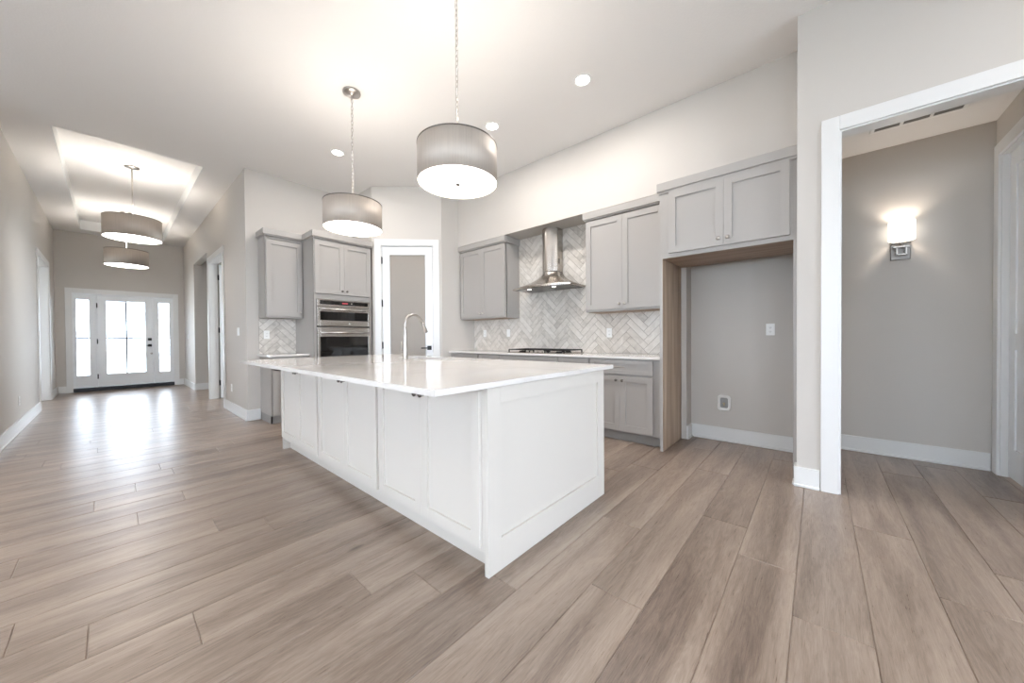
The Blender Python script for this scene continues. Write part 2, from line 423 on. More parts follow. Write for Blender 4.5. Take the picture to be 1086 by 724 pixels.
# great room shell behind the camera, with unseen windows added to bring in daylight
def wall_windows(name, fixed, a0, a1, wins, axis, thick, z0=.35, z1=2.75):
    c = MB(); a = a0
    def bx(p, q, za, zb):
        if axis == 'y': c.box(fixed, fixed+thick, p, q, za, zb)
        else: c.box(p, q, fixed, fixed+thick, za, zb)
    for p, q in wins:
        bx(a, p, 0, H); bx(p, q, 0, z0); bx(p, q, z1, H); a = q
    bx(a, a1, 0, H); struct(name, c, M['wall'])
wwin = [(-3.6, -1.4), (-.7, 1.5), (2.2, 4.4)]; bwin = [(-4.4, -2.2), (-1.5, .7), (1.1, 3.0)]
wall_windows('wall_west', XW_, YB-T, YO+T, wwin, 'y', -T)
wall_windows('wall_back', YB, XW_, XN+T, bwin, 'x', -T, .12, 2.8)
c = MB(); c.box(XW_-T, XL-T, YO, YO+T, 0, H); struct('wall_great_room_north', c, M['wall'])
k = 1
for ax, fx, wins, z0, z1 in (('y', XW_-T*.5, wwin, .35, 2.75), ('x', YB-T*.5, bwin, .12, 2.8)):
    for p, q in wins:
        f = MB(); g = MB()
        def bx(mb, a, b, za, zb, t):
            if ax == 'y': mb.box(fx-t, fx+t, a, b, za, zb)
            else: mb.box(a, b, fx-t, fx+t, za, zb)
        for a, b, za, zb in ((p, p+.05, z0, z1), (q-.05, q, z0, z1), (p+.05, q-.05, z0, z0+.05), (p+.05, q-.05, z1-.05, z1), ((p+q)/2-.025, (p+q)/2+.025, z0+.05, z1-.05)):
            bx(f, a, b, za, zb, .03)
        o = struct('window_%d' % k, f, M['trim']); bx(g, p+.03, q-.03, z0+.03, z1-.03, .003); g.build('pane', M['glass'], o); k += 1
# rooms off the entry hall and pantry
c = MB(); c.box(-2.8, -2.7, YO+.2, 9.3, 0, H); c.box(-2.8, -2.7, 11.0, YF, 0, H); c.box(-2.8, -2.7, 9.3, 11.0, 0, .5); c.box(-2.8, -2.7, 9.3, 11.0, 2.4, H)
c.box(-2.7, XL-T, 8.4, 8.5, 0, H); struct('wall_side_room_left', c, M['wall'])
c = MB(); c.box(XR+T, 3.4, YO+T, YO+T+.05, 0, H); c.box(3.3, 3.4, YO+.2, 6.9, 0, H); c.box(3.3, 3.4, 8.4, YF, 0, H); c.box(3.3, 3.4, 6.9, 8.4, 0, .5); c.box(3.3, 3.4, 6.9, 8.4, 2.5, H); c.box(XR+T, 3.3, 8.66, 8.76, 0, H); c.box(XR+T, 3.3, RO1, RO1+.1, 0, H)  # unseen window gap added in the east wall to light this room
struct('wall_side_room_right', c, M['wall'])
c = MB(); c.box(XK+.3, XK+.4, DY1, 6.1, 0, H); c.box(DX0+.1, XK+.4, 6.0, 6.1, 0, H); struct('wall_pantry_back', c, M['wall'])

# ------------------------------------------------------------------ baseboards
def baseboard(name, segs):
    """segs: (x0, y0, x1, y1, nx, ny): the wall line and the outward normal"""
    c = MB()
    for x0, y0, x1, y1, nx, ny in segs:
        for t, z0, z1 in ((.015, 0.0005, BBH), (.026, .0005, .02)):
            c.box(x0, x1 if abs(x1-x0) > 1e-6 else x0 + nx*t, y0, y1 if abs(y1-y0) > 1e-6 else y0 + ny*t, z0, z1, .002 if t < .02 else .004)
    return struct(name, c, M['trim'])
baseboard('baseboard_left', [(XL, YO, XL, LD0-.092, 1, 0), (XL, LD1+.092, XL, YF, 1, 0)])
baseboard('baseboard_front', [(XL+.03, YF, FD0-.092, YF, 0, -1), (FD1+.092, YF, XR-.03, YF, 0, -1)])
baseboard('baseboard_right', [(XR, YO-.015, XR, RD0-.092, -1, 0), (XR, RO1, XR, YF, -1, 0)])
baseboard('baseboard_oven', [(XR, YO, 1.373, YO, 0, -1)])
baseboard('baseboard_recess', [(XR, RO1, 3.3, RO1, 0, -1)])
baseboard('baseboard_alcove', [(XA, .165, XA, 1.08, -1, 0), (XK, 1.08, XA-.03, 1.08, 0, -1)])
baseboard('baseboard_partition', [(XN, -.008, XN, .137, -1, 0), (XN, .122, XN+.10, .122, 0, 1)])
baseboard('baseboard_hall', [(XH, YH+.02, XH, 0, -1, 0)])
baseboard('baseboard_east', [(XN, YB, XN, -1.15, -1, 0)])
baseboard('baseboard_great_room', [(XW_, YB, XW_, YO, 1, 0), (XW_+.03, YB, XN-.03, YB, 0, 1), (XW_+.03, YO, XL-T, YO, 0, -1)])

# ------------------------------------------------------------------ casings
def casing(name, x, y, rz, a0, a1, z1, cw=.092, depth=T, jamb=True, t=.018, sides=(1, 1)):
    """local x along wall, y=0 wall face (room side is -y), opening a0..a1"""
    c = MB()
    if sides[0]: c.box(a0-cw, a0+.004, -t, 0.0, .001, z1+cw, .003)
    if sides[1]: c.box(a1-.004, a1+cw, -t, 0.0, .001, z1+cw, .003)
    c.box(a0+.004, a1-.004, -t, 0.0, z1-.004, z1+cw, .003)
    if jamb:
        c.box(a0-.001, a0+.015, -.002, depth, .001, z1, .001); c.box(a1-.015, a1+.001, -.002, depth, .001, z1, .001)
        c.box(a0+.015, a1-.015, -.002, depth, z1-.015, z1+.001, .001)
    o = struct(name, c, M['trim']); o.location = (x, y, 0); o.rotation_euler = (0, 0, rz); return o
casing('trim_1', XL, 0, PI/2, LD0, LD1, LDZ)                 # left hall doorway (faces +X)
casing('trim_2', XR, 0, -PI/2, -RD1, -RD0, RDZ)              # right hall doorway (faces -X)
casing('trim_3', 0, YF, 0, FD0, FD1, FDZ, jamb=False)        # front door
casing('trim_4', DX0, DY0, DA, p0, p1, PZ)                   # pantry
casing('trim_5', XN, 0, -PI/2, .104, 1.04, OZ)               # opening to the side hall
casing('trim_6', 0, YH, PI, -HD1, -HD0, HDZ)                 # side-hall door (faces +Y)

def recessed_door_leaf(parent, x0, x1, z0, z1, y, th, mt, gl=None, stile=.11, top=.12, bot=.24):
    c = MB()
    if gl is None:
        c.box(x0, x1, y, y+th, z0, z1, .002)
        c.build('door_leaf', mt, parent)
    else:
        gx0, gx1, gz0, gz1 = gl
        c.box(x0, gx0, y, y+th, z0, z1, .002); c.box(gx1, x1, y, y+th, z0, z1, .002)
        c.box(gx0, gx1, y, y+th, z0, gz0, .002); c.box(gx0, gx1, y, y+th, gz1, z1, .002)
        for a, b, d, e in ((gx0, gx0+.012, gz0, gz1), (gx1-.012, gx1, gz0, gz1), (gx0, gx1, gz0, gz0+.012), (gx0, gx1, gz1-.012, gz1)):
            c.box(a, b, y-.006, y+.01, d, e, .002)
        c.build('door_leaf', mt, parent)
def hinge(parent, x, z, y):
    c = MB(); c.box(x-.012, x+.012, y-.003, y, z-.05, z+.05, .001); c.lathe([(0, -.055), (.006, -.055), (.006, .055), (0, .055)], (x, y-.007, z), n=10)
    return c.build('hinge', M['black'], parent)

# front door: 1
d = struct_empty('door_1', (0, YF, 0))
c = MB()   # frame and mullions
for a, b in ((FD0, FD0+.03), (-.225, -.195), (.675, .705), (FD1-.03, FD1)): c.box(a, b, -.005, .11, .02, FDZ-.03, .003)
c.box(FD0, FD1, -.005, .11, FDZ-.03, FDZ, .003)
for a, b in ((-.235, -.172), (.655, .715), (FD0+.02, FD0+.045), (FD1-.045, FD1-.02)): c.box(a, b, .062, .105, .085, FDZ-.03)
c.box(FD0+.03, FD1-.03, .062, .105, FDZ-.05, FDZ-.029); c.build('frame', M['door'], d)
c = MB(); c.box(FD0, FD1, -.03, .11, .0005, .085, .004); c.build('sill', M['sill'], d)
recessed_door_leaf(d, -.19, .67, .09, FDZ-.035, .012, .045, M['door'], (-.075, .556, .358, 2.02))
c = MB(); c.box(-.07, .55, .03, .036, .36, 2.015); c.build('glass', M['glass'], d)
c = MB(); c.box(.228, .252, .022, .044, .37, 2.01, .002); c.box(-.062, .542, .022, .044, 1.16, 1.185, .002); c.build('grille', M['slot'], d)
for x0, x1, g0, g1 in ((FD0+.031, -.226, -.49, -.31), (.706, FD1-.031, .775, .955)):
    c = MB(); c.box(x0, g0, .012, .05, .09, FDZ-.035, .002); c.box(g1, x1, .012, .05, .09, FDZ-.035, .002)
    c.box(g0, g1, .012, .05, .09, .355, .002); c.box(g0, g1, .012, .05, 2.02, FDZ-.035, .002); s = c.build('sidelight', M['door'], d)
    c = MB(); c.box(g0, g1, .028, .034, .355, 2.02); c.build('glass', M['glass'], s)
    c = MB(); c.box(g0, g1, .02, .042, 1.16, 1.183, .001); c.build('grille', M['slot'], s)
for z in (.32, 1.10, 1.90): hinge(d, -.20, z, .0)
c = MB(); c.box(.583, .647, -.012, .012, 1.11, 1.17, .003); c.lathe([(0, -.03), (.016, -.03), (.018, -.01), (0, -.01)], (.615, 0, 1.14), 'Y', 16); c.build('deadbolt', M['black'], d)
c = MB(); c.box(.583, .647, -.012, .012, .965, 1.025, .003); c.box(.56, .62, -.05, -.035, .985, 1.003, .003); c.lathe([(0, -.05), (.01, -.05), (.01, -.01), (0, -.01)], (.615, 0, .994), 'Y', 12); c.build('handle', M['black'], d)
c = MB(); c.lathe([(0, -.008), (.02, -.006), (.022, .0), (.022, .012), (0, .012)], (.64, 0, .80), 'Y', 16); c.build('lock_cover', M['nickel'], d)

# pantry door: 2
d = struct_empty('door_2', (DX0, DY0, 0), DA)
recessed_door_leaf(d, p0+.018, p1-.018, .012, PZ-.018, .012, .035, M['door'], (p0+.12, p1-.12, .24, 2.425))
c = MB(); c.box(p0+.118, p1-.118, .025, .033, .238, 2.427); c.build('frosted_pane', M['frost'], d)
for z in (.30, 1.014, 1.664, 2.326): hinge(d, p0+.012, z, .006)
c = MB(); c.box(p1-.105, p1-.04, .002, .012, .935, 1.0, .003); c.lathe([(0, -.045), (.009, -.045), (.009, .004), (0, .004)], (p1-.072, 0, .967), 'Y', 12)
c.box(p1-.19, p1-.062, -.055, -.042, .958, .976, .003); c.build('lever_handle', M['black'], d)
c = MB(); c.box(p1-.019, p1-.0155, .006, .02, .90, 1.03, .001); c.build('strike_plate', M['nickd'], d)

# side-hall door: 3 ; leaf opens off the hall
d = struct_empty('door_3', (0, YH, 0), PI)
c = MB(); a, b = -HD1+.018, -HD0-.018
c.box(a, b, .045, .075, .012, HDZ-.018, .002)
for x0, x1, z0, z1 in ((a, a+.11, .012, HDZ-.018), (b-.11, b, .012, HDZ-.018), (a+.11, b-.11, .012, .24), (a+.11, b-.11, HDZ-.14, HDZ-.018), (a+.11, b-.11, 1.0, 1.12)):
    c.box(x0, x1, .035, .046, z0, z1, .002)
c.build('door_leaf', M['door'], d)
c = MB(); c.box(-HD1+.015, -HD1+.03, .075, .10, .01, HDZ-.015, .001); c.box(-HD0-.03, -HD0-.015, .075, .10, .01, HDZ-.015, .001); c.build('door_stop', M['trim'], d)
c = MB(); c.box(b-.09, b-.03, .025, .036, .93, .99, .003); c.box(b-.17, b-.05, -.02, -.008, .952, .968, .003); c.lathe([(0, -.012), (.009, -.012), (.009, .03), (0, .03)], (b-.06, 0, .96), 'Y', 12); c.build('lever_handle', M['black'], d)

# open white door leaf seen inside the right hall doorway: 4
d = struct_empty('door_4', (XR+T, RD1-.02, 0), math.radians(-4))
c = MB(); c.box(.02, .86, -.035, -.0, .012, RDZ-.02, .002)
for x0, x1, z0, z1 in ((.02, .13, .012, 2.54), (.75, .86, .012, 2.54), (.13, .75, .012, .24), (.13, .75, 2.42, 2.54), (.13, .75, 1.0, 1.12)): c.box(x0, x1, -.041, -.034, z0, z1, .002)
c.build('door_leaf', M['door'], d)
for z in (.3, 1.3, 2.3):
    c = MB(); c.box(.0, .02, -.03, -.005, z-.05, z+.05, .001); c.build('hinge', M['black'], d)

# ------------------------------------------------------------------ cabinet builders (local x right, y back, z up; y=0 is the face frame)
def knob(parent, x, z, y, m=None, s=1.):
    c = MB(); c.lathe([(0, -.030*s), (.011*s, -.029*s), (.0155*s, -.024*s), (.0145*s, -.018*s), (.007*s, -.013*s), (.006*s, -.004*s), (.009*s, 0), (0, 0)], (x, y, z), 'Y', 20)
    return c.build('knob', m or M['nickel'], parent)
def pull(parent, x, z, y, L=.13):
    c = MB(); c.box(x-L/2, x+L/2, y-.032, y-.024, z-.005, z+.005, .002)
    for s in (-1, 1): c.box(x+s*L*.4-.004, x+s*L*.4+.004, y-.025, y, z-.004, z+.004, .001)
    return c.build('pull', M['nickel'], parent)
def shaker(parent, x0, x1, z0, z1, m, name='door', rail=.062, th=.02, y=0., gap=.0007):
    x0 += gap; x1 -= gap; c = MB(); y1 = y - .001; yf = y1 - th
    c.box(x0, x0+rail, yf, y1, z0, z1, .0007); c.box(x1-rail, x1, yf, y1, z0, z1, .0007)
    c.box(x0+rail, x1-rail, yf, y1, z0, z0+rail, .0007); c.box(x0+rail, x1-rail, yf, y1, z1-rail, z1, .0007)
    c.box(x0+rail-.002, x1-rail+.002, yf+.0125, y1-.002, z0+rail-.002, z1-rail+.002)
    return c.build(name, m, parent)
def carcass(parent, w, d, z0, z1, m, bottom=True, top=True, lf=.0, rf=.0, tf=.0, bf=.0, shelf=None):
    t = .018; c = MB()
    c.box(0, t, 0, d, z0, z1); c.box(w-t, w, 0, d, z0, z1); c.box(t, w-t, d-.008, d, z0, z1)
    c.box(t, w-t, 0, d-.008, z0, z0+t)
    if top: c.box(t, w-t, 0, d-.008, z1-t, z1)
    F = .019
    for a, b, e, f in ((0, max(lf, .03), z0, z1), (w-max(rf, .03), w, z0, z1), (max(lf, .03), w-max(rf, .03), z0, z0+max(bf, .03)), (max(lf, .03), w-max(rf, .03), z1-max(tf, .03), z1)):
        c.box(a, b, -.0005, F, e, f, .001)
    return c.build('body', m, parent)
def crown(parent, x0, x1, z, d, m, hh=.085, out=.035, left=True, right=True, d_left=None):
    c = MB(); L = out if left else 0; R = out if right else 0
    c.box(x0-L*.35, x1+R*.35, -out*.35, d, z-.012, z+.012, .002)
    c.box(x0-L, x1+R, -out, d, z+.010, z+hh, .003)
    return c.build('crown', m, parent)

# ------------------------------------------------------------------ cooktop wall base cabinets (front x = 3.585, run toward -Y)
GXF = 3.585
def base_cabinet(y_left, y_right, label, drawer=True, doors=2, pullname=True, rf=.03, lf=.03, group='grey base cabinets on the cooktop wall', ndrawers=1):
    wd = y_left - y_right - .001
    t = thing('base_cabinet', label, 'cabinet', (GXF, y_left, 0), -PI/2, group)
    d = XK - .004 - GXF
    carcass(t, wd, d, .105, .883, M['gray'], lf=lf, rf=rf)
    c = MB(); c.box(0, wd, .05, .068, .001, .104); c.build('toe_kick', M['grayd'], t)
    c = MB(); c.box(.028, wd-.028, -.0003, .018, .698, .726); c.build('face_rail', M['gray'], t)
    zt = .872
    if ndrawers == 3:
        for z0, z1 in ((.722, .872), (.42, .712), (.125, .41)):
            dr = shaker(t, lf*.35, wd-rf*.35, z0, z1, M['gray'], 'drawer', .045); pull(dr, wd/2, (z0+z1)/2, -.021)
    else:
        dr = shaker(t, lf*.5, wd-rf*.5-(.0), .722, zt, M['gray'], 'drawer', .04); pull(dr, (lf*.5+wd-rf*.5)/2, .80, -.021)
        x0, x1 = lf*.5, wd-rf*.5; zd0, zd1 = .122, .702
        if doors == 2:
            xm = (x0+x1)/2
            a = shaker(t, x0, xm, zd0, zd1, M['gray']); knob(a, xm-.035, zd1-.045, -.021, M['nickd'])
            a = shaker(t, xm, x1, zd0, zd1, M['gray']); knob(a, xm+.035, zd1-.045, -.021, M['nickd'])
        else:
            a = shaker(t, x0, x1, zd0, zd1, M['gray']); knob(a, x0+.035, zd1-.045, -.021, M['nickd'])
    return t
base_cabinet(4.434, 3.78, 'grey base cabinet in the corner beside the pantry wall', lf=.06)
base_cabinet(3.778, 3.362, 'narrow grey drawer base just left of the cooktop', doors=1, ndrawers=3)
base_cabinet(3.360, 2.372, 'wide grey base cabinet directly under the cooktop', doors=2)
base_cabinet(2.370, 1.962, 'narrow grey drawer base just right of the cooktop', doors=1, ndrawers=3)
base_cabinet(1.960, 1.162, 'grey base cabinet with drawer and double doors beside the fridge panel', doors=2, rf=.17)

def slab(name, x0, x1, y0, y1, z0, z1, m, label, hole=None, bev=.003):
    c = MB()
    if hole is None: c.box(x0, x1, y0, y1, z0, z1, bev)
    else:
        hx0, hx1, hy0, hy1, r = hole; b = c.bm
        out = [(x0, y0), (x1, y0), (x1, y1), (x0, y1)]; inn = []
        for cx, cy, a0 in ((hx1-r, hy1-r, 0), (hx0+r, hy1-r, 90), (hx0+r, hy0+r, 180), (hx1-r, hy0+r, 270)):
            for k in range(7):
                a = math.radians(a0 + 15*k); inn.append((cx+r*math.cos(a), cy+r*math.sin(a)))
        # order outer corners to match quadrants: (x1,y1),(x0,y1),(x0,y0),(x1,y0)
        oc = [(x1, y1), (x0, y1), (x0, y0), (x1, y0)]
        for z in (z0, z1):
            O = [b.verts.new((*p, z)) for p in oc]; I = [b.verts.new((*p, z)) for p in inn]
            for q in range(4):
                for k in range(6): c._face([O[q], I[q*7+k], I[q*7+k+1]])
                c._face([O[q], I[q*7+6], I[(q*7+7) % 28], O[(q+1) % 4]])
            if z == z0: O0, I0 = O, I
        for q in range(4): c._face([O0[q], O0[(q+1) % 4], O[(q+1) % 4], O[q]])
        for q in range(28): c._face([I0[q], I0[(q+1) % 28], I[(q+1) % 28], I[q]])
    return tag(c.build(name, m), label, 'countertop')
CT = .914
slab('countertop', 3.546, XK-.016, 1.164, DY1-.002, .886, CT, M['quartz'], 'long white quartz countertop running under the cooktop along the herringbone wall')

# tall fridge side panels and fridge cabinet: one surround unit
FX = 3.51
t = thing('fridge_surround', 'grey fridge surround with upper double-door cabinet and wood-lined empty alcove', 'cabinet', (FX, 1.161, 0), -PI/2)
Wf = 1.161 - .126
c = MB(); c.box(0, .026, 0, XK-FX-.002, .001, 2.50, .001); c.build('side_panel', M['gray'], t)
c = MB(); c.box(Wf-.024, Wf, 0, XA-FX-.016, .001, 2.50, .001); c.build('side_panel', M['gray'], t)
c = MB(); c.box(.026, .030, .002, XK-FX-.003, .002, 1.864); c.build('lining', M['woodv'], t)['label'] = 'walnut toned wood lining of the left side panel'
c = MB(); c.box(.030, Wf-.024, .0, XK-FX-.002, 1.884, 2.50); c.build('body', M['gray'], t)
c = MB(); c.box(.030, Wf-.026, .02, XK-FX-.002, 1.866, 1.883); c.build('underside', M['woodh'], t)['label'] = 'walnut toned wood underside of the cabinet'
c = MB(); c.box(.026, Wf-.024, -.0005, .019, 1.866, 1.899); c.box(.026, .075, -.0005, .0, 1.9, 2.5); c.build('face_rail', M['gray'], t)
x0, xm, x1 = 1.161-1.073, 1.161-.62, 1.161-.170
a = shaker(t, x0, xm, 1.906, 2.482, M['gray']); knob(a, xm-.035, 1.965, -.021)
a = shaker(t, xm, x1, 1.906, 2.482, M['gray']); knob(a, xm+.035, 1.965, -.021)
c = MB(); c.box(-.006, Wf, -.012, XS-FX-.003, 2.485, 2.512, .002); c.box(-.02, Wf, -.024, XS-FX-.003, 2.508, 2.585, .003); c.build('crown', M['gray'], t)

# ------------------------------------------------------------------ upper cabinets on cooktop wall
def upper(yl, yr, label, cr=(True, True)):
    t = thing('wall_cabinet', label, 'cabinet', (3.795, yl, 1.415), -PI/2, 'grey wall cabinets beside the range hood')
    wd = yl - yr; d = XK - .014 - 3.795; h = 2.51 - 1.415
    carcass(t, wd, d, 0, h, M['gray'], lf=.03, rf=.03)
    x0, x1 = .012, wd-.012; xm = wd/2; z0, z1 = .022, h-.022
    a = shaker(t, x0, xm, z0, z1, M['gray']); knob(a, xm-.033, z0+.055, -.021)
    a = shaker(t, xm, x1, z0, z1, M['gray']); knob(a, xm+.033, z0+.055, -.021)
    c = MB(); L = .02 if cr[0] else 0; R = .02 if cr[1] else 0
    c.box(-L*.4, wd+R*.4, -.028, -.0215 if False else -.001, h-.02+.012, h+.012, .002)
    c.box(-L, wd+R, -.046, -.001, h+.008, 2.596-1.415, .003)
    c.box(-L, 0 if L == 0 else -.0, 0, d, h+.008, 2.596-1.415) if L else None
    c.box(wd, wd+R, -.001, d, h-.008, 2.596-1.415, .002) if R else None
    c.box(0, wd, .0, d, h+.001, 2.596-1.415)
    c.build('crown', M['gray'], t)
    c = MB(); c.box(.02, wd-.02, .02, d-.01, -.004, -.0005); c.build('underside', M['woodh'], t)['label'] = 'wood toned cabinet underside'
upper(4.421, 3.427, 'grey double-door wall cabinet left of the range hood, next to the pantry')
upper(2.121, 1.190, 'grey double-door wall cabinet right of the range hood, next to the fridge surround', (True, False))

# ------------------------------------------------------------------ herringbone tiles
def herringbone(name, w_, h_, m, label, loc, rz, tw=.0745, n=4, depth=.010, seed=3, org=(0, 0)):
    """panel in local x (0..w) and z (0..h), face at y=-depth"""
    root = thing(name, label, 'backsplash', loc, rz)
    c = MB(); c.box(0, w_, -.006, -.0005, 0, h_); c.build('grout', M['grout'], root)
    bm = bmesh.new(); lay = bm.loops.layers.float_color.new('plank'); rnd = random.Random(seed)
    g = .0021/tw; s2 = math.sqrt(.5)
    R = int(max(w_, h_) / tw * 1.5) + 12
    def addt(x0, x1, y0, y1):
        cs = [(x0+g, y0+g), (x1-g, y0+g), (x1-g, y1-g), (x0+g, y1-g)]
        P = [(((a-b)*s2)*tw + org[0], ((a+b)*s2)*tw + org[1]) for a, b in cs]
        if max(p[0] for p in P) < 0 or min(p[0] for p in P) > w_ or max(p[1] for p in P) < 0 or min(p[1] for p in P) > h_: return
        tl = rnd.uniform(-.0008, .0008)
        fr = [bm.verts.new((p[0], -depth + (tl if i < 2 else -tl), p[1])) for i, p in enumerate(P)]
        bk = [bm.verts.new((p[0], -.006, p[1])) for p in P]
        col = (rnd.random(), rnd.random(), rnd.random(), 1)
        for f in [bm.faces.new(fr)] + [bm.faces.new([bk[i], bk[(i+1)%4], fr[(i+1)%4], fr[i]]) for i in range(4)]:
            for lp in f.loops: lp[lay] = col
    for q in range(-R//(n)-2, R//(n)+3):
        for k in range(-R, R):
            ox = k + 2*n*q
            addt(ox, ox+n, k, k+1); addt(ox+n, ox+n+1, k+1-n, k+1)
    for co, no in (((0, 0, 0), (-1, 0, 0)), ((w_, 0, 0), (1, 0, 0)), ((0, 0, 0), (0, 0, -1)), ((0, 0, h_), (0, 0, 1))):
        bmesh.ops.bisect_plane(bm, geom=bm.verts[:]+bm.edges[:]+bm.faces[:], plane_co=co, plane_no=no, clear_outer=True)
    bmesh.ops.recalc_face_normals(bm, faces=bm.faces)
    me = bpy.data.meshes.new('tiles'); bm.to_mesh(me); bm.free(); me.materials.append(m)
    o = bpy.data.objects.new('tiles', me); COL.objects.link(o); o.parent = root
herringbone('tile_backsplash', DY1-1.166, 2.598-.916, M['tile'], 'pale glazed herringbone tile backsplash behind the cooktop and range hood', (XK, DY1-.001, .916), -PI/2)
herringbone('tile_backsplash', .462, .49, M['tile'], 'small herringbone tile backsplash left of the ovens', (1.366, YO, .916), 0, seed=9, org=(.05, 0))

# ------------------------------------------------------------------ range hood
HY = 2.77
t = thing('range_hood', 'stainless chimney range hood with curved visor over the cooktop', 'range hood', (XK-.012, HY, 1.775), -PI/2)
NP = 24
def outline(wd, dep, arc):
    pts = [(-wd/2, 0)]
    for i in range(NP+1):
        u = -1 + 2*i/NP; pts.append((u*wd/2, -(dep + arc*(1-u*u))))
    pts.append((wd/2, 0)); return pts
def chim(wd, dep, arc): return outline(wd, dep, arc)
top = chim(.25, .13, .085); bot = outline(.94, .365, .10)
c = MB(); prevr = None; lv = []
for i in range(11):
    u = i/10; e = (1-u)**1.9          # concave sweep from rim (u=0) to chimney (u=1)
    z = .02 + u*.215
    lv.append([c.bm.verts.new((a[0]*e+b[0]*(1-e), a[1]*e+b[1]*(1-e), z)) for a, b in zip(bot, top)])
for A, B in zip(lv, lv[1:]):
    for i in range(len(A)-1): c._face([A[i], A[i+1], B[i+1], B[i]], True)
    c._face([A[-1], A[0], B[0], B[-1]])
c._face(lv[-1]); c._face(lv[0][::-1])
c.build('canopy', M['steel'], t)
c = MB(); c.prism([(x, y) for x, y in bot][::1], 0, .0195, .002); c.build('rim', M['steel'], t)
c = MB(); c.prism([(x*.9, y*.9-.015) for x, y in bot], -.004, -.0005); un_ = c.build('filter_panel', M['nickd'], t)
for s in (-1, 1):
    c = MB(); c.lathe([(0, -.008), (.022, -.008), (.024, -.0045), (0, -.0045)], (s*.2, -.33, 0), n=20); c.build('lamp', M['hoodlamp'], un_)['label'] = 'lit hood lamp'
c = MB(); c.prism([(x, y) for x, y in top], .236, 2.597-1.775)
c.build('chimney', M['steelv'], t)
c = MB()
for k in range(5): c.box(.1252, .127, -.115, -.075, .34+k*.014, .349+k*.014)
c.build('vent_slots', M['slot'], t)

# ------------------------------------------------------------------ cooktop
t = thing('gas_cooktop', 'stainless gas cooktop with black grates on the white countertop', 'cooktop', (3.80, HY-.02, CT+.0005), -PI/2)
c = MB(); c.box(-.455, .455, -.235, .235, 0, .009, .003); c.build('base_tray', M['steel'], t)
for cx in (-.30, 0, .30):
    c = MB(); x0, x1, y0, y1, zz = cx-.148, cx+.148, -.215 if cx else -.12, .215, .036
    for a, b, d_, e in ((x0, x1, y0, y0+.012), (x0, x1, y1-.012, y1), (x0, x0+.012, y0, y1), (x1-.012, x1, y0, y1), (cx-.006, cx+.006, y0, y1), (x0, x1, (y0+y1)/2-.006, (y0+y1)/2+.006)):
        c.box(a, b, d_, e, zz, zz+.012, .002)
    for a in (x0+.006, x1-.006):
        for e in (y0+.006, y1-.006): c.box(a-.006, a+.006, e-.006, e+.006, .009, zz+.002)
    c.build('grate', M['iron'], t)
for bx_, by_ in ((-.3, -.1), (-.3, .11), (0, .06), (.3, -.1), (.3, .11)):
    c = MB(); c.lathe([(0, .009), (.045, .009), (.045, .018), (.035, .018), (.035, .026), (0, .028)], (bx_, by_, 0), n=24); c.build('burner', M['iron'], t)
for k in range(5):
    c = MB(); c.lathe([(0, .034), (.015, .034), (.018, .028), (.019, .009), (0, .009)], (-.14+.07*k, -.19, 0), n=18); c.build('knob', M['nickel'], t)

